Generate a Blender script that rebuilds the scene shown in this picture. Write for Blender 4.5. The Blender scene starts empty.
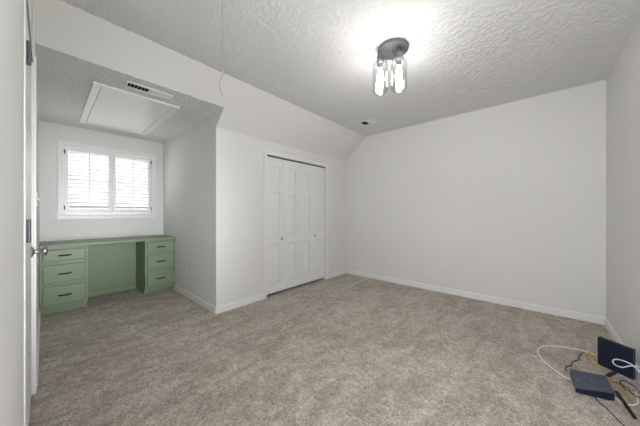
import bpy, bmesh, math, random
from mathutils import Vector, Matrix
random.seed(4)
C = bpy.context.scene.collection
S = bpy.context.scene
PI = math.pi

# ---------------------------------------------------------------- camera, world, exposure
FPX = 244.0; YAW = math.radians(48.407); CAMH = 1.113
cd = bpy.data.cameras.new('camera'); cam = bpy.data.objects.new('camera', cd); C.objects.link(cam)
cam.location = (0, 0, CAMH); cam.rotation_euler = (PI/2, 0, -YAW)
cd.sensor_width = 36; cd.lens = FPX/640*36; cd.clip_start = 0.01
S.camera = cam
S.view_settings.view_transform = 'Standard'; S.view_settings.look = 'None'
S.view_settings.gamma = 1; S.view_settings.use_curve_mapping = False
S.view_settings.exposure = 0.58
SKY = 1.0; ZENITH = 1.8; SOUTH = 0.8; NORTH = 3.6; SUN = 13.0; BULB = 66.0; DOOR_FILL = 17.0; REAR_FILL = 4.0
w = bpy.data.worlds.new('world'); S.world = w; w.use_nodes = True
wn = w.node_tree.nodes; wl = w.node_tree.links
bg = wn['Background']; bg.inputs['Strength'].default_value = SKY
tc = wn.new('ShaderNodeTexCoord'); sx = wn.new('ShaderNodeSeparateXYZ'); cr = wn.new('ShaderNodeValToRGB')
wl.new(tc.outputs['Generated'], sx.inputs[0]); wl.new(sx.outputs['Z'], cr.inputs[0]); 
# hazy sky, dimmer to the south, behind the camera, than on the north side the alcove faces
my = wn.new('ShaderNodeMapRange'); my.inputs['From Min'].default_value = -.6; my.inputs['From Max'].default_value = .6
my.inputs['To Min'].default_value = SOUTH; my.inputs['To Max'].default_value = NORTH
mz = wn.new('ShaderNodeMapRange'); mz.inputs['From Min'].default_value = .25; mz.inputs['From Max'].default_value = .9
mz.inputs['To Min'].default_value = 1.0; mz.inputs['To Max'].default_value = ZENITH
mm = wn.new('ShaderNodeMath'); mm.operation = 'MULTIPLY'
wl.new(sx.outputs['Z'], mz.inputs['Value']); wl.new(my.outputs[0], mm.inputs[0]); wl.new(mz.outputs[0], mm.inputs[1])
wl.new(sx.outputs['Y'], my.inputs['Value']); wl.new(mm.outputs[0], bg.inputs['Strength']); wl.new(cr.outputs[0], bg.inputs[0])
cr.color_ramp.elements[0].position = 0.0; cr.color_ramp.elements[0].color = (.96, .98, 1, 1)
cr.color_ramp.elements[1].position = 0.7; cr.color_ramp.elements[1].color = (.90, .94, 1, 1)

# room planes (metres). x runs along the closet wall, y towards the window
H = 2.44; XB = 3.70; YR = -.516; YK = 2.645; ZK = 2.066; YC = 2.2126; ZA = 2.229; YS = 2.457; YW = 4.458; XA = 1.253
XL = -.044; XN = -.055
# portal at the window helps sampling of the real sky through it
pl = bpy.data.lights.new('window_portal', 'AREA'); pl.shape = 'RECTANGLE'; pl.size = 1.05; pl.size_y = .95; pl.cycles.is_portal = True
po = bpy.data.objects.new('window_portal', pl); C.objects.link(po); po.location = (.63, YW+.14, 1.57); po.rotation_euler = (-PI/2, 0, 0)

pl2 = bpy.data.lights.new('added_window_portal', 'AREA'); pl2.shape = 'RECTANGLE'; pl2.size = .92; pl2.size_y = 1.45; pl2.cycles.is_portal = True  # portal for the added window behind the camera
po2 = bpy.data.objects.new('added_window_portal', pl2); C.objects.link(po2); po2.location = (.54, YR-.15, 1.025); po2.rotation_euler = (PI/2, 0, 0)

# sun added at the side, along the window wall: it brightens the pale ground outside, whose light rises between the louvers
sl = bpy.data.lights.new('sun', 'SUN'); sl.energy = SUN; sl.angle = math.radians(1); sl.color = (1, .97, .93)
so = bpy.data.objects.new('sun', sl); C.objects.link(so); so.rotation_euler = (math.radians(1.0), math.radians(42), 0)
# fill lamp added behind the camera, beamed down the room into the alcove
rl = bpy.data.lights.new('rear_fill', 'AREA'); rl.shape = 'RECTANGLE'; rl.size = .8; rl.size_y = 1.2; rl.energy = REAR_FILL; rl.color = (.94, .965, 1); rl.spread = math.radians(42)
ro = bpy.data.objects.new('rear_fill', rl); C.objects.link(ro); ro.location = (.50, YR-.06, .98); ro.rotation_euler = (PI/2, 0, 0)
# fill lamp added in the unseen doorway beside the camera to brighten the room
hl = bpy.data.lights.new('doorway_fill', 'AREA'); hl.shape = 'RECTANGLE'; hl.size = 1.8; hl.size_y = .84; hl.energy = DOOR_FILL; hl.color = (.96, .97, 1)
ho = bpy.data.objects.new('doorway_fill', hl); C.objects.link(ho); ho.location = (-.16, .03, 1.05); ho.rotation_euler = (0, -math.radians(94), 0)

# ---------------------------------------------------------------- materials
def lin(c):
    return tuple(((v/255)/12.92 if v/255 <= .04045 else ((v/255+.055)/1.055)**2.4) for v in c) + (1,)
def mat(name, rgb, rough=.6, metal=0, spec=.5, noise=None, bump=None):
    m = bpy.data.materials.new(name); m.use_nodes = True
    n = m.node_tree.nodes; l = m.node_tree.links; b = n['Principled BSDF']
    b.inputs['Base Color'].default_value = lin(rgb); b.inputs['Roughness'].default_value = rough
    b.inputs['Metallic'].default_value = metal; b.inputs['Specular IOR Level'].default_value = spec
    t = n.new('ShaderNodeTexCoord')
    if noise:
        sc, rgb2 = noise
        x = n.new('ShaderNodeTexNoise'); x.inputs['Scale'].default_value = sc; x.inputs['Detail'].default_value = 3
        l.new(t.outputs['Object'], x.inputs['Vector'])
        r = n.new('ShaderNodeValToRGB'); r.color_ramp.elements[0].position = .35; r.color_ramp.elements[1].position = .65
        r.color_ramp.elements[0].color = lin(rgb); r.color_ramp.elements[1].color = lin(rgb2)
        l.new(x.outputs['Fac'], r.inputs[0]); l.new(r.outputs[0], b.inputs['Base Color'])
    if bump:
        sc, st, dist = bump
        x = n.new('ShaderNodeTexNoise'); x.inputs['Scale'].default_value = sc; x.inputs['Detail'].default_value = 4
        l.new(t.outputs['Object'], x.inputs['Vector'])
        u = n.new('ShaderNodeBump'); u.inputs['Strength'].default_value = st; u.inputs['Distance'].default_value = dist
        l.new(x.outputs['Fac'], u.inputs['Height']); l.new(u.outputs[0], b.inputs['Normal'])
    return m
M = {}
M['wall'] = mat('wall_paint', (230, 229, 227), .75, noise=(1.5, (228, 227, 225)), bump=(60, .08, .002))
M['trim'] = mat('trim_paint', (238, 238, 237), .35, bump=(30, .03, .001))
M['door'] = mat('door_paint', (237, 237, 236), .4, bump=(40, .04, .001))
M['green'] = mat('sage_green_paint', (131, 148, 117), .42, noise=(5, (134, 151, 120)), bump=(90, .06, .001))
M['bronze'] = mat('dark_bronze', (38, 36, 34), .4, .8)
M['nickel'] = mat('brushed_nickel', (168, 168, 160), .3, .95, bump=(200, .05, .0005))
M['hinge'] = mat('hinge_metal', (105, 102, 108), .45, .7)
M['gunmetal'] = mat('brushed_gunmetal', (118, 116, 120), .38, .7, bump=(150, .08, .0008))
M['dark'] = mat('near_black', (26, 26, 28), .9)  # near-black colour, stands in for shade inside the hatch gap and ducts
M['navy'] = mat('navy_plastic', (18, 26, 50), .35, bump=(300, .1, .0005))
M['slate'] = mat('slate_blue_plastic', (72, 78, 96), .5, bump=(300, .15, .0005))
M['black'] = mat('black_plastic', (14, 14, 17), .4)
M['grey'] = mat('grey_plastic', (112, 118, 130), .5)
M['white_cable'] = mat('white_cable', (244, 240, 232), .45)
M['blue_cable'] = mat('pale_blue_cable', (205, 220, 238), .4)
M['yellow'] = mat('yellow_cable', (205, 160, 58), .45)
M['black_cable'] = mat('black_cable', (42, 34, 32), .6)
M['plate'] = mat('plate_plastic', (232, 231, 226), .35)
M['cord'] = mat('grey_cord', (150, 148, 144), .8, bump=(500, .3, .001))
M['porcelain'] = mat('socket_white', (230, 230, 228), .3)
M['roof'] = mat('asphalt_shingle', (120, 104, 100), .9, noise=(6, (150, 132, 124)))
M['leaf'] = mat('tree_leaves', (74, 92, 50), .8, noise=(3, (104, 118, 70)))
M['bark'] = mat('tree_bark', (96, 78, 62), .9, bump=(20, .5, .02))
M['bounce_ground'] = mat('pale_bounce_paving', (204, 202, 197), .95, noise=(.6, (212, 210, 205)))  # unseen ground, made pale to bounce light into the alcove

def brick():
    m = mat('pink_brick', (176, 120, 104), .9); n = m.node_tree.nodes; l = m.node_tree.links
    t = n.new('ShaderNodeTexCoord'); mp = n.new('ShaderNodeMapping'); mp.inputs['Rotation'].default_value = (PI/2, 0, 0)
    b = n.new('ShaderNodeTexBrick'); b.inputs['Scale'].default_value = 2.2
    b.inputs['Color1'].default_value = lin((186, 122, 108)); b.inputs['Color2'].default_value = lin((164, 104, 92)); b.inputs['Mortar'].default_value = lin((200, 188, 180))
    l.new(t.outputs['Object'], mp.inputs[0]); l.new(mp.outputs[0], b.inputs['Vector']); l.new(b.outputs['Color'], n['Principled BSDF'].inputs['Base Color'])
    return m
M['brick'] = brick()

def knockdown():
    m = bpy.data.materials.new('knockdown_ceiling'); m.use_nodes = True
    n = m.node_tree.nodes; l = m.node_tree.links; b = n['Principled BSDF']
    b.inputs['Base Color'].default_value = lin((226, 226, 225)); b.inputs['Roughness'].default_value = .85
    t = n.new('ShaderNodeTexCoord')
    a = n.new('ShaderNodeTexNoise'); a.inputs['Scale'].default_value = 62; a.inputs['Detail'].default_value = 6; a.inputs['Roughness'].default_value = .7
    a.inputs['Distortion'].default_value = .8
    l.new(t.outputs['Object'], a.inputs['Vector'])
    r = n.new('ShaderNodeValToRGB'); r.color_ramp.elements[0].position = .40; r.color_ramp.elements[1].position = .62
    l.new(a.outputs['Fac'], r.inputs[0])
    u = n.new('ShaderNodeBump'); u.inputs['Strength'].default_value = .3; u.inputs['Distance'].default_value = .004
    l.new(r.outputs[0], u.inputs['Height']); l.new(u.outputs[0], b.inputs['Normal'])
    return m
M['ceil'] = knockdown()

def carpet():
    m = bpy.data.materials.new('beige_carpet'); m.use_nodes = True
    n = m.node_tree.nodes; l = m.node_tree.links; b = n['Principled BSDF']
    b.inputs['Roughness'].default_value = 1; b.inputs['Specular IOR Level'].default_value = .1
    b.inputs['Sheen Weight'].default_value = .15
    t = n.new('ShaderNodeTexCoord')
    def noise(sc, det, ro=.6, dist=0, stretch=None, rot=0):
        x = n.new('ShaderNodeTexNoise'); x.inputs['Scale'].default_value = sc; x.inputs['Detail'].default_value = det
        x.inputs['Roughness'].default_value = ro; x.inputs['Distortion'].default_value = dist
        mp = n.new('ShaderNodeMapping'); l.new(t.outputs['Object'], mp.inputs[0]); l.new(mp.outputs[0], x.inputs['Vector'])
        if stretch: mp.inputs['Scale'].default_value = stretch
        mp.inputs['Rotation'].default_value = (0, 0, rot)
        return x
    def ramp(x, p0, c0, p1, c1):
        r = n.new('ShaderNodeValToRGB'); e = r.color_ramp.elements
        e[0].position = p0; e[1].position = p1; e[0].color = c0; e[1].color = c1
        l.new(x.outputs['Fac'], r.inputs[0]); return r
    def mix(f, a, c, mode='MULTIPLY'):
        x = n.new('ShaderNodeMix'); x.data_type = 'RGBA'; x.blend_type = mode; x.inputs[0].default_value = f
        l.new(a, x.inputs[6]); l.new(c, x.inputs[7]); return x.outputs[2]
    fine = ramp(noise(120, 5, .8), .36, lin((163, 153, 141)), .64, lin((255, 252, 243)))
    mid = ramp(noise(45, 3, .65), .32, lin((224, 221, 218)), .62, lin((255, 255, 255)))
    brush = ramp(noise(2.6, 4, .6, 1.0, (1, 2.6, 1), .5), .42, lin((230, 225, 221)), .58, lin((255, 252, 250)))
    foot = ramp(noise(9, 3, .6, 1.5, (1.6, 1, 1), -.5), .4, lin((236, 232, 228)), .58, lin((255, 255, 255)))
    col = mix(1, mix(1, mix(1, fine.outputs[0], mid.outputs[0]), brush.outputs[0]), foot.outputs[0])
    l.new(col, b.inputs['Base Color'])
    u = n.new('ShaderNodeBump'); u.inputs['Strength'].default_value = .9; u.inputs['Distance'].default_value = .008
    h = noise(170, 5, .7); l.new(h.outputs['Fac'], u.inputs['Height'])
    u2 = n.new('ShaderNodeBump'); u2.inputs['Strength'].default_value = .5; u2.inputs['Distance'].default_value = .012
    l.new(mid.outputs[0], u2.inputs['Height']); l.new(u.outputs[0], u2.inputs['Normal'])
    l.new(u2.outputs[0], b.inputs['Normal'])
    return m
M['carpet'] = carpet()

def glass(name, tint=(1, 1, 1, 1), gl=.12):
    m = bpy.data.materials.new(name); m.use_nodes = True
    n = m.node_tree.nodes; l = m.node_tree.links; n.remove(n['Principled BSDF'])
    tr = n.new('ShaderNodeBsdfTransparent'); tr.inputs[0].default_value = tint
    g = n.new('ShaderNodeBsdfGlossy'); g.inputs['Roughness'].default_value = .04
    lw = n.new('ShaderNodeLayerWeight'); lw.inputs['Blend'].default_value = gl
    mx = n.new('ShaderNodeMixShader'); l.new(lw.outputs['Facing'], mx.inputs[0]); l.new(tr.outputs[0], mx.inputs[1]); l.new(g.outputs[0], mx.inputs[2])
    l.new(mx.outputs[0], n['Material Output'].inputs[0]); return m
M['pane'] = glass('window_glass', (.97, .99, .98, 1), .06)
M['jar'] = glass('jar_glass', (.95, .95, .95, 1), .16)
def emit(name, col, st):
    m = bpy.data.materials.new(name); m.use_nodes = True
    b = m.node_tree.nodes['Principled BSDF']; b.inputs['Base Color'].default_value = (.8, .8, .8, 1)
    b.inputs['Emission Color'].default_value = col; b.inputs['Emission Strength'].default_value = st; return m
M['bulb'] = emit('lit_bulb', (1, .98, .97, 1), BULB)

# ---------------------------------------------------------------- mesh helpers (all shapes are given in world coordinates)
OFF = {}
def obj(name, bm, m, parent=None, smooth=False, bevel=0, label=None, seg=2):
    me = bpy.data.meshes.new(name); bmesh.ops.recalc_face_normals(bm, faces=bm.faces)
    o = bpy.data.objects.new(name, me)
    if parent is not None:
        w0 = OFF[parent.name]; T = w0.inverted(); bmesh.ops.transform(bm, matrix=T, verts=bm.verts); OFF[o.name] = w0
    else:
        # origin at the base centre of the shape
        xs = [v.co for v in bm.verts]
        c = Vector(((min(v.x for v in xs)+max(v.x for v in xs))/2, (min(v.y for v in xs)+max(v.y for v in xs))/2, min(v.z for v in xs)))
        bmesh.ops.translate(bm, vec=-c, verts=bm.verts); o.location = c; OFF[o.name] = Matrix.Translation(c)
    bm.to_mesh(me); bm.free(); me.materials.append(M[m] if isinstance(m, str) else m)
    C.objects.link(o)
    if parent is not None: o.parent = parent
    if smooth:
        for p in me.polygons: p.use_smooth = True
    if bevel:
        b = o.modifiers.new('bevel', 'BEVEL'); b.width = bevel; b.segments = seg; b.limit_method = 'ANGLE'; b.angle_limit = .6
    if label: o['label'] = label
    return o
def thing(name, loc, label=None, cat=None, group=None, rotz=0):
    o = bpy.data.objects.new(name, None); o.empty_display_size = .05; o.location = loc; o.rotation_euler = (0, 0, rotz); C.objects.link(o)
    OFF[o.name] = Matrix.Translation(loc) @ Matrix.Rotation(rotz, 4, 'Z')
    if label: tag(o, label, cat, group)
    return o
def tag(o, label, cat, group=None):
    o['label'] = label; o['category'] = cat
    if group: o['group'] = group
    return o
def st(o, label=None):
    o['kind'] = 'structure'
    if label: o['label'] = label
    return o
def B(): return bmesh.new()
def box(bm, x0, x1, y0, y1, z0, z1, rot=None):
    r = bmesh.ops.create_cube(bm, size=1)['verts']
    c = Vector(((x0+x1)/2, (y0+y1)/2, (z0+z1)/2))
    for v in r:
        p = Vector((v.co.x*(x1-x0), v.co.y*(y1-y0), v.co.z*(z1-z0)))
        if rot: p = rot @ p
        v.co = p + c
    return bm
def pris(bm, pts, ext):
    a = [bm.verts.new(p) for p in pts]; e = Vector(ext); b = [bm.verts.new(Vector(p)+e) for p in pts]
    bm.faces.new(a); bm.faces.new(b[::-1]); k = len(pts)
    for i in range(k): bm.faces.new([a[i], b[i], b[(i+1) % k], a[(i+1) % k]])
    return bm
def cyl(bm, c, r, h, axis='Z', seg=32, r2=None):
    mt = {'Z': Matrix(), 'X': Matrix.Rotation(PI/2, 4, 'Y'), 'Y': Matrix.Rotation(-PI/2, 4, 'X')}[axis]
    v = bmesh.ops.create_cone(bm, cap_ends=True, segments=seg, radius1=r, radius2=r if r2 is None else r2, depth=h)['verts']
    bmesh.ops.transform(bm, matrix=Matrix.Translation(c) @ mt, verts=v); return bm
def lathe(bm, c, prof, axis='Z', seg=32):
    # prof = [(radius, height)], r=0 closes
    mt = {'Z': Matrix(), 'X': Matrix.Rotation(PI/2, 4, 'Y'), 'Y': Matrix.Rotation(-PI/2, 4, 'X')}[axis]
    T = Matrix.Translation(c) @ mt; rings = []
    for r, h in prof:
        if r == 0: rings.append([bm.verts.new(T @ Vector((0, 0, h)))])
        else: rings.append([bm.verts.new(T @ Vector((r*math.cos(2*PI*i/seg), r*math.sin(2*PI*i/seg), h))) for i in range(seg)])
    for a, b in zip(rings, rings[1:]):
        for i in range(seg):
            j = (i+1) % seg
            if len(a) == 1 and len(b) == 1: continue
            if len(a) == 1: bm.faces.new([a[0], b[i], b[j]])
            elif len(b) == 1: bm.faces.new([a[i], a[j], b[0]])
            else: bm.faces.new([a[i], a[j], b[j], b[i]])
    return bm
def smooth_path(pts, k=8):
    P = [Vector(p) for p in pts]; P = [2*P[0]-P[1]] + P + [2*P[-1]-P[-2]]; out = []
    for i in range(1, len(P)-2):
        a, b, c, d = P[i-1:i+3]
        for j in range(k):
            t = j/k
            out.append(.5*((2*b)+(c-a)*t+(2*a-5*b+4*c-d)*t*t+(3*b-a-3*c+d)*t**3))
    out.append(P[-2]); return out
def tube(bm, pts, r, seg=8, k=8, smooth=True):
    P = smooth_path(pts, k) if smooth else [Vector(p) for p in pts]
    rings = []; n = None
    for i, p in enumerate(P):
        t = (P[min(i+1, len(P)-1)]-P[max(i-1, 0)]).normalized()
        if n is None:
            n = t.cross(Vector((0, 0, 1)));
            if n.length < .1: n = t.cross(Vector((1, 0, 0)))
        n = (n - t*n.dot(t)).normalized(); b = t.cross(n)
        rr = r(i/(len(P)-1)) if callable(r) else r
        rings.append([bm.verts.new(p+(n*math.cos(2*PI*j/seg)+b*math.sin(2*PI*j/seg))*rr) for j in range(seg)])
    for a, b in zip(rings, rings[1:]):
        for j in range(seg): bm.faces.new([a[j], a[(j+1) % seg], b[(j+1) % seg], b[j]])
    bm.faces.new(rings[0]); bm.faces.new(rings[-1][::-1]); return bm
# profile moulding running along a straight line; prof = [(out, up)], o = direction out of the wall
def mould(bm, p0, p1, out, prof, up=(0, 0, 1), m0=0, m1=0):
    p0, p1, out, up = Vector(p0), Vector(p1), Vector(out), Vector(up); d = (p1-p0).normalized()
    A = [bm.verts.new(p0+out*a+up*b+d*m0*a) for a, b in prof]; E = [bm.verts.new(p1+out*a+up*b+d*m1*a) for a, b in prof]
    k = len(prof); bm.faces.new(A); bm.faces.new(E[::-1])
    for i in range(k): bm.faces.new([A[i], E[i], E[(i+1) % k], A[(i+1) % k]])

from mathutils import noise as mnoise
def textured_sheet(x0, x1, y0, y1, z, step, amp):
    # knockdown plaster: a fine grid whose raised splats hang below the flat face
    nx = int((x1-x0)/step); ny = int((y1-y0)/step); vs = []
    for j in range(ny+1):
        y = y0+(y1-y0)*j/ny
        for i in range(nx+1):
            x = x0+(x1-x0)*i/nx
            v = mnoise.noise((x*60, y*60, 1.3+z))+.8*mnoise.noise((x*115, y*115, 7.1))
            h = max(0., min(1., (v+.12)/.42)); h = h*h*(3-2*h)
            vs.append((x, y, z-amp*h))
    fs = [(j*(nx+1)+i, (j+1)*(nx+1)+i, (j+1)*(nx+1)+i+1, j*(nx+1)+i+1) for j in range(ny) for i in range(nx)]
    k = len(vs); zt = z+.1; vs += [(x0, y0, zt), (x1, y0, zt), (x1, y1, zt), (x0, y1, zt)]
    fs.append((k, k+1, k+2, k+3))
    fs.append(tuple(range(nx+1))+(k+1, k)); fs.append(tuple(ny*(nx+1)+i for i in range(nx, -1, -1))+(k+3, k+2))
    fs.append(tuple(j*(nx+1) for j in range(ny, -1, -1))+(k, k+3)); fs.append(tuple(j*(nx+1)+nx for j in range(ny+1))+(k+2, k+1))
    me = bpy.data.meshes.new('ceiling'); me.from_pydata(vs, [], fs); me.update()
    for p in me.polygons: p.use_smooth = len(p.vertices) == 4 and p.index < nx*ny
    o = bpy.data.objects.new('ceiling', me); C.objects.link(o); me.materials.append(M['ceil']); return o
# ---------------------------------------------------------------- room shell
T = .14
st(obj('floor', box(B(), -.4, XB+.3, YR-.3, YW+.12, -.12, 0), 'carpet'), 'beige cut pile carpet')
st(textured_sheet(-.19, XB+.12, YR-.13, YC+.001, H, .0088, .0048), 'white textured ceiling')
n = Vector((0, H-ZK, YK-YC)).normalized()*.1
bm = B(); pris(bm, [(-.3, YC, H), (XB+.2, YC, H), (XB+.2, YK, ZK), (XA+.1, YK, ZK), (XA+.1, YS, ZA), (-.3, YS, ZA)], n)
st(obj('ceiling', bm, 'wall'), 'smooth sloped ceiling above the closet wall')
st(textured_sheet(-.17, XA+.09, YS, YW+.1, ZA, .0088, .0048), 'lower textured ceiling of the window alcove')
# far wall, wall at right, closet wall, alcove wall, window wall
bm = B(); pris(bm, [(XB, YR-.2, 0), (XB, YK+.7, 0), (XB, YK+.7, ZK), (XB, YK, ZK), (XB, YC, H), (XB, YR-.2, H)], (T, 0, 0)); st(obj('wall_back', bm, 'wall'))
RX0, RX1, RZ0, RZ1 = .08, 1.00, .30, 1.75     # unseen window added beside and behind the camera to light the room
bm = B()
for x0, x1, z0, z1 in ((-.3, RX0, 0, H), (RX1, XB, 0, H), (RX0, RX1, 0, RZ0), (RX0, RX1, RZ1, H)): box(bm, x0, x1, YR-T, YR, z0, z1)
st(obj('wall_right', bm, 'wall'))
CX0, CX1, CZ = 1.93, 3.125, 1.885       # closet opening
bm = B(); pris(bm, [(XA+.1, YK, 0), (CX0, YK, 0), (CX0, YK, CZ), (CX1, YK, CZ), (CX1, YK, 0), (XB, YK, 0), (XB, YK, ZK), (XA+.1, YK, ZK)], (0, .1, 0))
st(obj('wall_closet', bm, 'wall'))
bm = B(); pris(bm, [(XA, YK, 0), (XA, YK, ZK), (XA, YS, ZA), (XA, YW, ZA), (XA, YW, 0)], (.1, 0, 0)); st(obj('wall_alcove', bm, 'wall'))
bm = B(); box(bm, XA+.1, XB, YK+.7, YK+.76, 0, ZK+.1); st(obj('wall_closet_interior', bm, 'wall'))
bm = B(); box(bm, XA+.1, XB+.1, YK+.1, YK+.76, ZK+.0, ZK+.06); st(obj('ceiling', bm, 'wall'), 'closet interior ceiling')
WX0, WX1, WZ0, WZ1 = .155, 1.095, 1.105, 1.965   # window opening
bm = B()
for x0, x1, z0, z1 in ((-.3, WX0, 0, ZA), (WX1, XA+.1, 0, ZA), (WX0, WX1, 0, WZ0), (WX0, WX1, WZ1, ZA)): box(bm, x0, x1, YW, YW+T, z0, z1)
bmesh.ops.remove_doubles(bm, verts=bm.verts, dist=1e-5)
st(obj('wall_window', bm, 'wall'))
# left wall: near part, then the door opening, then the part running into the alcove
DY0, DY1, DZ = 1.53, 2.305, 2.03
EY0, EY1 = -.42, .48      # unseen open doorway, added beside the camera to let light in
bm = B(); box(bm, XN-.14, XN, YR, EY0, 0, H); box(bm, XN-.14, XN, EY0, EY1, 2.03, H); box(bm, XN-.14, XN, EY1, DY0, 0, H); box(bm, XN-.14, XN+.006, DY0, DY1, DZ, H); box(bm, XL-.14, XL, DY1, YW, 0, H); box(bm, XN-.14, XN-.12, DY0, DY1, 0, DZ)
bm2 = bm
st(obj('wall_left', bm2, 'wall'))

# unseen hallway added beyond the doorway to light the room
HX = -1.4; hy0, hy1 = -1.5, 1.5; XH = XN-.14
st(obj('floor', box(B(), HX-.1, -.4, hy0-.1, hy1+.1, -.12, 0), 'carpet'), 'carpet of the added hallway')
st(obj('ceiling', box(B(), HX-.1, XH, hy0-.1, hy1+.1, H, H+.12), 'wall'), 'ceiling of the added hallway')
bm = B()
for a, b, c, d_ in ((hy0, -.75, 0, H), (.75, hy1, 0, H), (-.75, .75, 0, .85), (-.75, .75, 2.15, H)): box(bm, HX-.1, HX, a, b, c, d_)
st(obj('wall_added_hallway', bm, 'wall'))
st(obj('wall_added_hallway_end', box(B(), HX-.1, XH, hy1, hy1+.1, 0, H), 'wall'))
st(obj('wall_added_hallway_near', box(B(), HX-.1, XH+.0, hy0-.1, hy0, 0, H), 'wall'))
st(obj('wall_added_hallway_side', box(B(), XH, XH+.1, hy0-.1, YR-T, 0, H), 'wall'))
bm = B(); box(bm, XN, XN+.010, EY1, EY1+.055, 0, 2.085); box(bm, XN, XN+.010, EY0-.055, EY0, 0, 2.085); box(bm, XN, XN+.010, EY0, EY1, 2.03, 2.085)
st(obj('trim_5', bm, 'trim', bevel=.002), 'white casing of the added open doorway')

# baseboards
BH = .076; bp = [(0, 0), (.012, 0), (.012, BH-.012), (.006, BH-.002), (0, BH)]
def base(name, segs, m='trim'):
    bm = B()
    for p0, p1, out, m0, m1 in segs: mould(bm, p0, p1, out, bp, m0=m0, m1=m1)
    return st(obj(name, bm, m))
base('baseboard_back', [((XB, YR, 0), (XB, YK, 0), (-1, 0, 0), 1, -1)])
base('baseboard_right', [((-.05, YR, 0), (XB, YR, 0), (0, 1, 0), 0, -1)])
base('baseboard_closet', [((XA, YK, 0), (1.882, YK, 0), (0, -1, 0), -1, 0), ((3.213, YK, 0), (XB, YK, 0), (0, -1, 0), 0, -1)])
base('baseboard_alcove', [((XA, YK, 0), (XA, 3.93, 0), (-1, 0, 0), -1, 0)])
base('baseboard_left', [((XL, DY1+.07, 0), (XL, 3.93, 0), (1, 0, 0), 0, 0), ((XN, EY1+.06, 0), (XN, DY0-.07, 0), (1, 0, 0), 0, 0)])

# closet casing
cp = [(0, 0), (.012, 0), (.018, .008), (.018, .036), (.011, .045), (.011, .046), (.006, .046), (0, .046)]
def casing(bm, x0, x1, z1, y, w=.045, t=.018, z0=0):
    for a, b, c, d in ((x0-w, x0, z0, z1), (x1, x1+w, z0, z1), (x0-w, x1+w, z1, z1+w)):
        box(bm, a, b, y-t*.7, y, c, d)
    # raised outer band
    for a, b, c, d in ((x0-w, x0-w*.65, z0, z1+w), (x1+w*.65, x1+w, z0, z1+w), (x0-w*.65, x1+w*.65, z1+w*.65, z1+w)):
        box(bm, a, b, y-t, y-t*.7, c, d)
bm = B(); casing(bm, CX0, CX1, CZ, YK, .05)
st(obj('trim_1', bm, 'trim', bevel=.002), 'white casing around the closet opening')
st(obj('trim_2', box(B(), CX0, CX1, YK+.018, YK+.05, CZ-.015, CZ-.001), 'hinge'), 'dark bifold track at the head of the closet')

# bifold closet doors
def leaf(bm, x0, x1, z0, z1, y, rows, t=.03, sm=.055):
    # stiles and rails stand proud, panels recessed with raised fields
    box(bm, x0, x1, y+.017, y+t, z0, z1)
    box(bm, x0, x0+sm, y, y+.017, z0, z1); box(bm, x1-sm, x1, y, y+.017, z0, z1)
    zz = [z0] + [v for r in rows for v in r] + [z1]
    for i in range(0, len(zz), 2): box(bm, x0+sm, x1-sm, y, y+.017, zz[i], zz[i+1])
    for a, b in rows:
        q = .024; X0, X1, Z0, Z1 = x0+sm+.010, x1-sm-.010, a+.010, b-.010
        o = [(X0, y+.017, Z0), (X1, y+.017, Z0), (X1, y+.017, Z1), (X0, y+.017, Z1)]
        i_ = [(X0+q, y+.004, Z0+q), (X1-q, y+.004, Z0+q), (X1-q, y+.004, Z1-q), (X0+q, y+.004, Z1-q)]
        vo = [bm.verts.new(p) for p in o]; vi = [bm.verts.new(p) for p in i_]
        bm.faces.new(vi)
        for k in range(4): bm.faces.new([vo[k], vo[(k+1) % 4], vi[(k+1) % 4], vi[k]])
rows = [(.145, .70), (.80, 1.40), (1.47, 1.745)]
dw = (CX1-CX0-.012)/4
for g in range(2):
    d = st(thing('door_%d' % (g+1), (CX0+.004+dw*(2*g+1), YK+.045, 0)), ['left pair of white bifold closet leaves', 'right pair of white bifold closet leaves'][g])
    for k in range(2):
        x0 = CX0+.004+dw*(2*g+k)+.0015+.002*g; x1 = x0+dw-.003
        bm = B(); leaf(bm, x0, x1, .032, CZ-.02, YK+.022, rows); lf = obj('door_leaf', bm, 'door', d)
        if (g, k) in ((0, 0), (1, 1)):
            kx = x1-.04 if g == 0 else x0+.04
            bm = B(); lathe(bm, (kx, YK+.022, .755), [(0, 0), (.009, 0), (.007, -.008), (.008, -.013), (.014, -.02), (.015, -.026), (.011, -.031), (0, -.032)], 'Y', 20)
            obj('knob', bm, 'nickel', lf, True, label='small nickel knob')

# door in the left wall, closed, seen almost edge-on
d = st(thing('door_3', (XN-.02, (DY0+DY1)/2, 0)), 'white door in the left wall beside the camera')
bm = B(); box(bm, XN-.036, XN-.0005, DY0+.003, DY1-.003, .02, DZ-.003)
obj('door_slab', bm, 'door', d, bevel=.002)
for z in (.2, 1.04, 1.76):
    bm = B(); cyl(bm, (XN+.011, DY0+.006, z), .0068, .095, seg=12); box(bm, XN-.004, XN+.002, DY0+.006, DY0+.032, z-.045, z+.045)
    obj('hinge', bm, 'hinge', d)
kc = (XN-.001, 2.24, .882)
bm = B(); lathe(bm, kc, [(0, 0), (.033, 0), (.033, .004), (.026, .008), (.014, .012), (.011, .018), (.011, .034), (.018, .040), (.027, .050), (.028, .058), (.022, .066), (0, .069)], 'X', 28)
obj('door_knob', bm, 'nickel', d, True, label='round brushed nickel door knob')
bm = B(); box(bm, XN, XN+.005, DY0-.06, DY0+.002, 0, DZ+.05); box(bm, XN, XN+.007, DY0+.002, DY1, DZ, DZ+.05)
st(obj('trim_3', bm, 'trim', bevel=.002), 'near casing of the left door')
bm = B(); box(bm, XL, XL+.008, DY1, DY1+.06, 0, DZ+.05)
st(obj('trim_4', bm, 'trim', bevel=.002), 'far casing of the left door')

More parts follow.
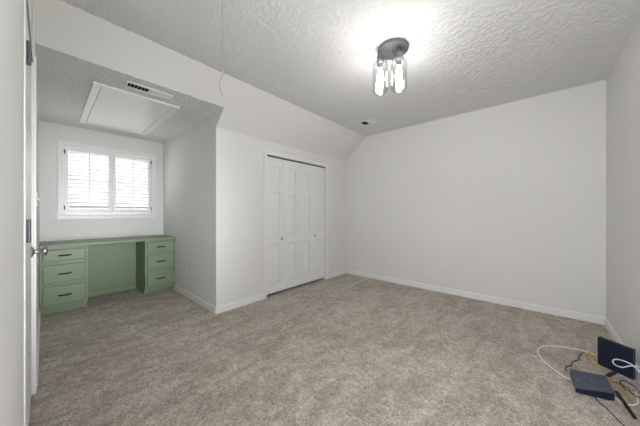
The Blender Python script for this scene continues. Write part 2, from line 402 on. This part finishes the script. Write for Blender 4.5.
# ---------------------------------------------------------------- window and shutters
wd = st(thing('window_1', ((WX0+WX1)/2, YW, WZ0)), 'white framed window in the alcove')
bm = B(); w_ = .05
casing(bm, WX0, WX1, WZ1, YW, .052, .02, WZ0)
box(bm, WX0-.075, WX1+.075, YW-.035, YW, WZ0-.022, WZ0)            # stool
box(bm, WX0-.055, WX1+.055, YW-.014, YW, WZ0-.07, WZ0-.022)        # apron
obj('window_casing', bm, 'trim', wd, bevel=.002)
bm = B(); f = .035
for x0, x1, z0, z1 in ((WX0, WX0+f, WZ0, WZ1), (WX1-f, WX1, WZ0, WZ1), (WX0+f, WX1-f, WZ0, WZ0+f), (WX0+f, WX1-f, WZ1-f, WZ1), (.605, .645, WZ0+f, WZ1-f), (WX0+f, .605, 1.515, 1.545), (.645, WX1-f, 1.515, 1.545)):
    box(bm, x0, x1, YW+.09, YW+.13, z0, z1)
obj('window_sash', bm, 'trim', wd)
obj('window_pane', box(B(), WX0+f, WX1-f, YW+.108, YW+.112, WZ0+f, WZ1-f), 'pane', wd)

w2 = st(thing('added_window', ((RX0+RX1)/2, YR, RZ0)), 'plain white framed window added unseen behind the camera for light')
bm = B()
for x0, x1, z0, z1 in ((RX0-.05, RX0, RZ0, RZ1), (RX1, RX1+.05, RZ0, RZ1), (RX0-.05, RX1+.05, RZ1, RZ1+.05), (RX0-.07, RX1+.07, RZ0-.03, RZ0)): box(bm, x0, x1, YR, YR+.016, z0, z1)
obj('window_casing', bm, 'trim', w2, bevel=.002)
bm = B()
for x0, x1, z0, z1 in ((RX0, RX0+.035, RZ0, RZ1), (RX1-.035, RX1, RZ0, RZ1), (RX0+.035, RX1-.035, RZ0, RZ0+.035), (RX0+.035, RX1-.035, RZ1-.035, RZ1), ((RX0+RX1)/2-.02, (RX0+RX1)/2+.02, RZ0+.035, RZ1-.035)): box(bm, x0, x1, YR-.12, YR-.08, z0, z1)
obj('window_sash', bm, 'trim', w2)
obj('window_pane', box(B(), RX0+.035, RX1-.035, YR-.102, YR-.098, RZ0+.035, RZ1-.035), 'pane', w2)

def shutter(x0, x1, label, hx):
    s = thing('window_shutter', ((x0+x1)/2, YW+.012, WZ0), label, 'shutter', 'plantation shutter panels')
    z0, z1 = WZ0+.006, WZ1-.006; y0, y1 = YW-.004, YW+.024; sw = .04
    bm = B(); box(bm, x0, x0+sw, y0, y1, z0, z1); box(bm, x1-sw, x1, y0, y1, z0, z1)
    box(bm, x0+sw, x1-sw, y0, y1, z0, z0+.055); box(bm, x0+sw, x1-sw, y0, y1, z1-.05, z1)
    obj('shutter_frame', bm, 'trim', s, bevel=.0015)
    bm = B(); n_ = 15; zz0, zz1 = z0+.055, z1-.05; st_ = (zz1-zz0)/n_
    R = Matrix.Rotation(math.radians(-33), 3, 'X')
    for i in range(n_):
        z = zz0+st_*(i+.5)
        r = bmesh.ops.create_cone(bm, cap_ends=True, segments=12, radius1=1, radius2=1, depth=1)['verts']
        for v in r:
            p = Vector((v.co.z*(x1-x0-2*sw-.004), v.co.x*.033, v.co.y*.004)); v.co = (R @ p)+Vector(((x0+x1)/2, YW+.012, z))
    obj('louvers', bm, 'trim', s, label='tilted white louvers')
    bm = B(); box(bm, (x0+x1)/2-.006, (x0+x1)/2+.006, YW-.030, YW-.020, zz0+.02, zz1-.02); obj('tilt_rod', bm, 'trim', s, bevel=.002)
    for z in (z0+.07, z1-.07):
        bm = B(); cyl(bm, (hx, YW-.009, z), .005, .05, seg=10); box(bm, hx-.007, hx+.007, YW-.006, YW-.003, z-.024, z+.024); obj('hinge', bm, 'hinge', s)
    return s
xm = (WX0+WX1)/2
shutter(WX0+.004, xm-.001, 'left white plantation shutter panel over the alcove window', WX0+.008)
shutter(xm+.001, WX1-.004, 'right white plantation shutter panel over the alcove window', WX1-.008)

# ---------------------------------------------------------------- built-in green desk
DF = 3.94      # front face of the cabinets
def cabinet(x0, x1, label, end):
    t = thing('drawer_cabinet', ((x0+x1)/2, DF+.25, 0), label, 'cabinet', 'green drawer cabinets of the built-in desk')
    y1 = YW-.003; zt = .735
    bm = B(); box(bm, x0, x1, DF+.018, y1, .075, zt)
    sw = .028
    zs = [.07, .095, .345, .365, .575, .595, .722, .735]
    box(bm, x0, x0+sw, DF, DF+.018, .075, zt); box(bm, x1-sw, x1, DF, DF+.018, .075, zt)
    for a, b in ((.075, .115), (.303, .355), (.538, .591), (.702, .735)): box(bm, x0+sw, x1-sw, DF, DF+.018, a, b)
    obj('cabinet_body', bm, 'green', t, bevel=.002)
    obj('toe_kick', box(B(), x0+.002, x1-.002, DF+.07, y1-.01, 0, .075), 'green', t)
    for a, b in ((.105, .315), (.345, .549), (.581, .714)):
        bm = B(); box(bm, x0+sw-.006, x1-sw+.006, DF-.019, DF, a+.003, b-.003)
        dr = obj('drawer', bm, 'green', t, bevel=.007, seg=1)
        z = (a+b)/2-.002; cx = (x0+x1)/2
        bm = B(); tube(bm, [(cx-.045, DF-.018, z), (cx-.045, DF-.034, z), (cx-.036, DF-.042, z), (cx, DF-.045, z), (cx+.036, DF-.042, z), (cx+.045, DF-.034, z), (cx+.045, DF-.018, z)], .0068, 10)
        obj('drawer_pull', bm, 'bronze', dr, True, label='dark bronze bar pull')
    return t
cabinet(XL+.003, .335, 'left green three-drawer cabinet, the one nearest the white door', 0)
cabinet(.895, XA-.003, 'right green three-drawer cabinet, standing against the alcove wall', 1)
bm = B(); box(bm, XL+.001, XA-.001, DF-.028, YW-.002, .735, .768)
tag(obj('worktop', bm, 'green', bevel=.005, seg=3), 'long green painted desk top spanning both drawer cabinets', 'desktop')
k = thing('knee_panel', (.615, YW-.012, 0), 'green back panel in the knee space between the drawer cabinets', 'panel')
obj('panel', box(B(), .336, .894, YW-.016, YW-.002, .0, .733), 'green', k)
bm = B(); mould(bm, (.336, YW-.016, 0), (.894, YW-.016, 0), (0, -1, 0), bp); obj('base_moulding', bm, 'green', k)

# ---------------------------------------------------------------- ceiling fittings
t = thing('attic_hatch', (.6, 3.48, ZA), 'white framed attic access panel in the alcove ceiling', 'hatch')
hx0, hx1, hy0, hy1 = .27, .94, 2.80, 4.14; fw = .055
bm = B()
for a, b, c, d_ in ((hx0, hx0+fw, hy0, hy1), (hx1-fw, hx1, hy0, hy1), (hx0+fw, hx1-fw, hy0, hy0+fw), (hx0+fw, hx1-fw, hy1-fw, hy1)): box(bm, a, b, c, d_, ZA-.02, ZA-.0005)
obj('hatch_frame', bm, 'trim', t, bevel=.003)
obj('hatch_panel', box(B(), hx0+fw+.004, hx1-fw-.004, hy0+fw+.004, hy1-fw-.016, ZA-.016, ZA-.007), 'door', t)
obj('hatch_gap_shade', box(B(), hx0+fw, hx1-fw, hy0+fw, hy1-fw, ZA-.0065, ZA-.005), 'dark', t, label='dark sheet standing in for shade in the gap at the hatch edge')  # dark sheet put in as the shade between panel and frame

def vent(x0, x1, y0, y1, z, along, label, dark_low):
    v = thing('ceiling_vent', ((x0+x1)/2, (y0+y1)/2, z), label, 'vent')
    f_ = .014; zb = z-.012
    bm = B()
    for a, b, c, d_ in ((x0, x0+f_, y0, y1), (x1-f_, x1, y0, y1), (x0+f_, x1-f_, y0, y0+f_), (x0+f_, x1-f_, y1-f_, y1)): box(bm, a, b, c, d_, zb, z-.0005)
    if along == 'x': box(bm, (x0+x1)/2-.006, (x0+x1)/2+.006, y0+f_, y1-f_, zb, z-.0005)
    else: box(bm, x0+f_, x1-f_, (y0+y1)/2-.006, (y0+y1)/2+.006, zb, z-.0005)
    obj('vent_frame', bm, 'trim', v, bevel=.002)
    obj('duct_shade', box(B(), x0+f_, x1-f_, y0+f_, y1-f_, z-.0068, z-.0056), 'dark', v, label='dark plate standing in for the duct shade behind the louvers')  # dark plate on the solid ceiling, coloured as the shade of a duct
    bm = B(); L0, L1 = (x0+f_, x1-f_) if along == 'x' else (y0+f_, y1-f_); mid = (L0+L1)/2; stp = .013
    c = L0+stp/2
    while c < L1:
        lo = c < mid; op = (lo == dark_low)
        if abs(c-mid) > .008 and not (op and (along == 'y' or int(round((c-L0)/stp)) % 2)):
            # one bank leans away from the room's near end, the other is thinned so the dark plate shows
            ang = math.radians((82 if op else -20))
            wv = .0045 if op else .0105
            if along == 'x':
                sg = 1; R = Matrix.Rotation(-ang*sg, 3, 'Y'); box(bm, c-wv/2, c+wv/2, y0+f_+.001, y1-f_-.001, z-.0100, z-.0088, R)
            else:
                R = Matrix.Rotation(ang, 3, 'X'); box(bm, x0+f_+.001, x1-f_-.001, c-wv/2, c+wv/2, z-.0100, z-.0088, R)
        c += stp
    obj('vent_louvers', bm, 'trim', v)
vent(.457, .806, 2.573, 2.686, ZA, 'x', 'long white ceiling register in the alcove ceiling beside the attic hatch', True)
vent(3.035, 3.20, 1.72, 1.945, H, 'y', 'small ceiling register near the far corner of the main ceiling', False)

# flush ceiling light with two glass jars
lc = Vector((1.855, .863, H))
t = thing('ceiling_light', lc, 'grey round flush ceiling light with two lit glass jar shades', 'ceiling light')
bm = B(); lathe(bm, lc, [(0, 0), (.116, 0), (.119, -.003), (.119, -.024), (.115, -.027), (0, -.028)], seg=48)
obj('canopy', bm, 'gunmetal', t, bevel=0, label='brushed dark metal canopy')
bm = B(); lathe(bm, lc+Vector((0, 0, -.028)), [(.007, 0), (.007, -.004), (.004, -.007), (0, -.008)], seg=16); obj('screw', bm, 'bronze', t, True)
for jx, jy in ((1.790, .940), (1.850, .812)):
    j = Vector((jx, jy, 0))
    bm = B(); lathe(bm, j, [(0, 2.412), (.012, 2.412), (.012, 2.375), (.026, 2.372), (.028, 2.365), (.028, 2.315), (.024, 2.312), (.019, 2.31), (.019, 2.272), (0, 2.272)], seg=28)
    obj('lamp_socket', bm, 'gunmetal', t, False)
    bm = B(); lathe(bm, j, [(.029, 2.335), (.034, 2.334), (.046, 2.328), (.057, 2.316), (.0615, 2.30), (.0620, 2.11), (.059, 2.092), (.050, 2.079), (.040, 2.075),
                            (0, 2.075), (0, 2.0785), (.039, 2.0785), (.048, 2.0825), (.0565, 2.094), (.0595, 2.112), (.059, 2.298), (.054, 2.312), (.044, 2.323), (.033, 2.329), (.029, 2.330)], seg=40)
    obj('glass_shade', bm, 'jar', t, True, label='clear glass jar shade')
    bm = B(); lathe(bm, j, [(0, 2.275), (.013, 2.275), (.014, 2.255), (.017, 2.245), (.022, 2.222), (.025, 2.20), (.025, 2.18), (.021, 2.158), (.013, 2.144), (0, 2.139)], seg=24)
    obj('light_bulb', bm, 'bulb', t, True, label='glowing bulb')

# pull cord
px, py = .627, 1.252
t = thing('pull_cord', (px, py, 1.72), 'thin grey pull cord hanging from the ceiling left of the light', 'cord')
bm = B(); tube(bm, [(px, py, H-.001), (px, py, 1.89)], .0009, 6, smooth=False); obj('string', bm, 'cord', t)
bm = B(); tube(bm, [(px, py, 1.915), (px+.001, py-.001, 1.88), (px+.002, py-.002, 1.85), (px-.006, py+.017, 1.815), (px-.009, py+.011, 1.79), (px-.004, py+.005, 1.76), (px+.003, py-.003, 1.735)], .0028, 8); obj('cord_end', bm, 'cord', t, True)
bm = B(); lathe(bm, (px, py, H), [(0, 0), (.008, 0), (.007, -.006), (0, -.007)], seg=12); obj('ceiling_eyelet', bm, 'nickel', t)

# outlets and switch
def outlet(loc, rz, label, kind='outlet'):
    t = thing('wall_outlet' if kind == 'outlet' else 'light_switch', loc, label, 'outlet' if kind == 'outlet' else 'switch', rotz=rz)
    W = OFF[t.name]
    def o(nm, bm, m, bev=0): bmesh.ops.transform(bm, matrix=W, verts=bm.verts); return obj(nm, bm, m, t, bevel=bev)
    o('cover_plate', box(B(), -.035, .035, -.006, 0, -.057, .057), 'plate', .003)
    if kind == 'outlet':
        for z in (-.02, .02):
            bm = B(); box(bm, -.015, .015, -.0085, -.006, z-.013, z+.013); r = o('receptacle', bm, 'porcelain', .002)
            for x in (-.006, .006): bm = B(); box(bm, x-.001, x+.001, -.009, -.0084, z-.004, z+.006); bmesh.ops.transform(bm, matrix=W, verts=bm.verts); obj('slot', bm, 'dark', r)
    else:
        bm = B(); box(bm, -.004, .004, -.018, -.006, -.009, .009, Matrix.Rotation(.3, 3, 'X')); o('toggle', bm, 'porcelain', .001)
outlet((XB, 1.54, .365), -PI/2, 'white outlet on the bare wall right of the closet')
outlet((XA, 3.495, .35), -PI/2, 'white outlet low on the alcove wall beside the green desk')
outlet((XL, 2.95, 1.22), PI/2, 'white light switch on the left wall beyond the door', 'switch')

# ---------------------------------------------------------------- network gear on the floor
def frame_box(bm, o_, ex, ey, ez):   # box from corner and three edge vectors
    o_, ex, ey, ez = map(Vector, (o_, ex, ey, ez)); v = [bm.verts.new(o_+ex*i+ey*j+ez*k_) for i in (0, 1) for j in (0, 1) for k_ in (0, 1)]
    for f_ in ((0, 1, 3, 2), (4, 6, 7, 5), (0, 4, 5, 1), (2, 3, 7, 6), (0, 2, 6, 4), (1, 5, 7, 3)): bm.faces.new([v[i] for i in f_])
    return bm
p0 = Vector((2.703, -.336, .001)); p1 = Vector((2.597, -.481, .001)); e = p1-p0; nb = Vector((-e.y, e.x, 0)).normalized()
if nb.x < 0: nb = -nb
t = thing('network_router', (p0+p1)/2, 'tall navy network box standing upright on the carpet by the right wall', 'router')
hgt = Vector((0, 0, .20))
bm = B(); frame_box(bm, p0, e, nb*.005, hgt); obj('front_cover', bm, 'navy', t, bevel=.0015, label='navy front cover')
bm = B(); frame_box(bm, p0+nb*.005+e*.003+Vector((0, 0, .001)), e*.994, nb*.004, hgt*.99); obj('edge_band', bm, 'grey', t, label='grey edge band')
bm = B(); frame_box(bm, p0+nb*.009+e*.006, e*.99+nb*0, nb*.016, hgt*1.01); obj('rear_housing', bm, 'black', t, bevel=.002, label='black rear housing')
q = [(2.400, -.170), (2.428, -.338), (2.226, -.346), (2.172, -.180)]; zt_ = [.040, .052, .055, .036]
t = thing('network_router', (2.3, -.26, 0), 'flat slate-coloured network box lying on the carpet among the cables', 'router')
def quad_slab(q, z0, z1, grow=0):
    bm = B(); c = Vector((sum(a for a, _ in q)/4, sum(b for _, b in q)/4, 0))
    P = [Vector((a, b, 0))+(Vector((a, b, 0))-c)*grow for a, b in q]
    lo = [bm.verts.new((p.x, p.y, z0[i])) for i, p in enumerate(P)]; hi = [bm.verts.new((p.x, p.y, z1[i])) for i, p in enumerate(P)]
    bm.faces.new(lo); bm.faces.new(hi)
    for i in range(4): bm.faces.new([lo[i], lo[(i+1) % 4], hi[(i+1) % 4], hi[i]])
    return bm
obj('housing', quad_slab(q, [.004, .001, .001, .004], [z-.005 for z in zt_], -.02), 'navy', t, bevel=.004, label='dark navy sides')
tp = obj('top_cover', quad_slab(q, [z-.006 for z in zt_], zt_), 'slate', t, bevel=.002, label='slate grey top cover')
def topz(x, y): # bilinear-ish plane through the corners
    return .0365+(.0185)*(max(0, min(1, (-.17-y)/.172)))
for cx, cy, l_, w_ in ((2.305, -.262, .016, .003), (2.372, -.188, .006, .006), (2.268, -.196, .006, .006)):
    z = topz(cx, cy)+.0022; bm = B(); pris(bm, [(cx-l_, cy-w_, z), (cx+l_, cy-w_, z), (cx+l_, cy+w_, z), (cx-l_, cy+w_, z)], (0, 0, .0008))
    obj('printed_mark', bm, 'grey', tp, label='small pale printed mark')
def cable(name, pts, r, m, label, cat='cable', plug=None, group=None):
    bm = B(); tube(bm, pts, r, 8)
    if not plug: return tag(obj(name, bm, m, smooth=True), label, cat)
    t = thing(name, pts[0], label, cat); obj('cable_jacket', bm, m, t, True)
    for (x, y, z), (dx, dy, dz), l_, wd_, pm in plug:
        d_ = Vector((dx, dy, dz)).normalized(); s_ = d_.cross(Vector((0, 0, 1))).normalized(); u_ = s_.cross(d_)
        bm = B(); frame_box(bm, Vector((x, y, z))-s_*wd_/2-u_*wd_/2, d_*l_, s_*wd_, u_*wd_); obj('plug', bm, pm, t, bevel=.001)
    return t
cable('network_cable', [(2.310, -.160, .012), (2.332, -.138, .007), (2.367, -.113, .005), (2.468, -.047, .004), (2.595, -.010, .004), (2.712, -.022, .004), (2.796, -.080, .004), (2.845, -.157, .004), (2.868, -.234, .005), (2.872, -.29, .006), (2.85, -.345, .008)],
      .0042, 'white_cable', 'white cable arching in a wide loop over the open carpet', plug=[((2.314, -.156, .012), (-.03, -.05, 0), .014, .010, 'plate')])
cable('network_cable', [(2.262, -.352, .012), (2.245, -.365, .005), (2.235, -.390, .004), (2.268, -.428, .004), (2.33, -.450, .004), (2.42, -.456, .004)], .0042, 'white_cable', 'short white cable leaving the flat box towards the right wall')
cable('network_cable', [(2.34, -.494, .006), (2.40, -.498, .05), (2.48, -.498, .115), (2.54, -.490, .118), (2.555, -.462, .108), (2.54, -.425, .090), (2.545, -.395, .092), (2.55, -.386, .110), (2.55, -.402, .130), (2.55, -.448, .128), (2.54, -.480, .110), (2.50, -.497, .075), (2.43, -.497, .03), (2.38, -.492, .006)],
      .0038, 'blue_cable', 'pale blue-white cable looping in front of the upright navy box')
cable('power_cable', [(2.835, -.275, .004), (2.79, -.258, .004), (2.742, -.246, .004), (2.68, -.238, .004), (2.606, -.198, .004), (2.55, -.192, .004), (2.493, -.160, .004), (2.45, -.152, .004), (2.415, -.158, .010)], .0030, 'black_cable', 'kinked black wire on the carpet between the two boxes')
cable('power_cable', [(2.205, -.262, .006), (2.165, -.272, .003), (2.12, -.297, .003), (2.06, -.318, .003), (1.99, -.352, .003), (1.94, -.40, .003)], .0026, 'black_cable', 'thin black wire running forward from under the flat box')
cable('network_cable', [(2.77, -.345, .03), (2.79, -.322, .022), (2.80, -.292, .012), (2.765, -.282, .008), (2.72, -.30, .006), (2.69, -.285, .008), (2.655, -.292, .012), (2.63, -.315, .018), (2.635, -.345, .018), (2.60, -.372, .016), (2.52, -.376, .016), (2.455, -.365, .024), (2.427, -.352, .028)],
      .0040, 'yellow', 'yellow cable twisting from behind the navy box to the flat box', plug=[((2.427, -.352, .028), (-.06, .06, 0), .004, .010, 'yellow')])
cable('network_cable', [(2.79, -.338, .045), (2.775, -.312, .050), (2.77, -.296, .030), (2.79, -.288, .012), (2.82, -.30, .006), (2.815, -.325, .012), (2.78, -.33, .020)], .0040, 'yellow', 'small coil of yellow cable left of the upright navy box')
cable('network_cable', [(2.405, -.346, .030), (2.395, -.366, .036), (2.37, -.385, .034), (2.335, -.402, .024), (2.30, -.410, .018), (2.262, -.402, .017)], .0040, 'yellow', 'thick yellow lead curving out of the right side of the flat box')
cable('power_cable', [(2.46, -.36, .012), (2.47, -.40, .006), (2.44, -.43, .010), (2.38, -.43, .014), (2.36, -.46, .010), (2.42, -.478, .006), (2.50, -.465, .006), (2.53, -.43, .010), (2.48, -.405, .014), (2.40, -.415, .010)], .0026, 'black_cable', 'tangle of thin black wire beside the right wall')
# dark flat stick-like antenna and its stub plug
a0 = Vector((2.262, -.354, .050)); a1 = Vector((2.105, -.398, .008)); d_ = (a1-a0); s_ = d_.cross(Vector((0, 0, 1))).normalized(); u_ = s_.cross(d_).normalized()
bm = B(); frame_box(bm, a0-s_*.009-u_*.003, d_, s_*.018, u_*.006)
tag(obj('power_adapter', bm, 'black', bevel=.002), 'black stick-shaped plug leaning from the flat box to the carpet', 'adapter')
a0 = Vector((2.44, -.345, .055)); d_ = Vector((.06, -.045, .012)); s_ = d_.cross(Vector((0, 0, 1))).normalized(); u_ = s_.cross(d_).normalized()
bm = B(); frame_box(bm, a0-s_*.008-u_*.014, d_, s_*.016, u_*.014)
tag(obj('cable_plug', bm, 'black', bevel=.002), 'stubby black plug at the far right corner of the flat box', 'plug')

# ---------------------------------------------------------------- outside the window (first upper floor: ground lies well below)
GZ = -2.9
tag(st(obj('ground', box(B(), -35, 40, -40, 45, GZ-.2, GZ), 'bounce_ground')), 'ground outside, made pale to bounce light up through the window', 'ground')
del bpy.data.objects['ground']['category']
hx, hy = 3.0, 15.0
t = thing('neighbouring_house', (hx, hy+4, GZ), 'pink brick house with shingle roof seen through the shutters', 'house')
obj('wall', box(B(), hx-6, hx+7, hy, hy+8, GZ, 1.35), 'brick', t)
bm = B(); pris(bm, [(hx-6.5, hy-.4, 1.35), (hx-6.5, hy+8.4, 1.35), (hx-6.5, hy+4, 3.3)], (14, 0, 0)); obj('roof', bm, 'roof', t)
for i in range(3):
    x = hx-4.2+i*3.6
    fr = obj('window', box(B(), x, x+1.1, hy-.05, hy-.01, -1.0, .6), 'trim', t); obj('pane', box(B(), x+.08, x+1.02, hy-.06, hy-.05, -.92, .52), 'dark', fr)
def tree(x, y, h, r, label):
    t = thing('leafy_tree', (x, y, GZ), label, 'tree', 'trees outside the window')
    bm = B(); tube(bm, [(x, y, GZ), (x+.1, y, GZ+h*.3), (x, y+.1, GZ+h*.6), (x+.05, y, GZ+h*.85)], lambda s: .16*(1-.7*s), 8); obj('trunk', bm, 'bark', t, True)
    bm = B()
    for i in range(420):
        d_ = Vector((random.gauss(0, 1), random.gauss(0, 1), random.gauss(0, .9))).normalized()*r*random.uniform(.3, 1)**.6
        c = Vector((x, y, GZ+h*.75))+d_; s = random.uniform(.08, .2)
        R = Matrix.Rotation(random.uniform(0, 6.28), 3, Vector((random.random(), random.random(), random.random()+.01)).normalized())
        vs = [bm.verts.new(c+R @ Vector(p)*s) for p in ((-1, 0, 0), (0, -.6, .1), (1, 0, 0), (0, .6, .1))]; bm.faces.new(vs)
    obj('crown', bm, 'leaf', t)
tree(.2, 10.5, 4.3, 1.1, 'leafy tree outside, behind the lower left louvers')
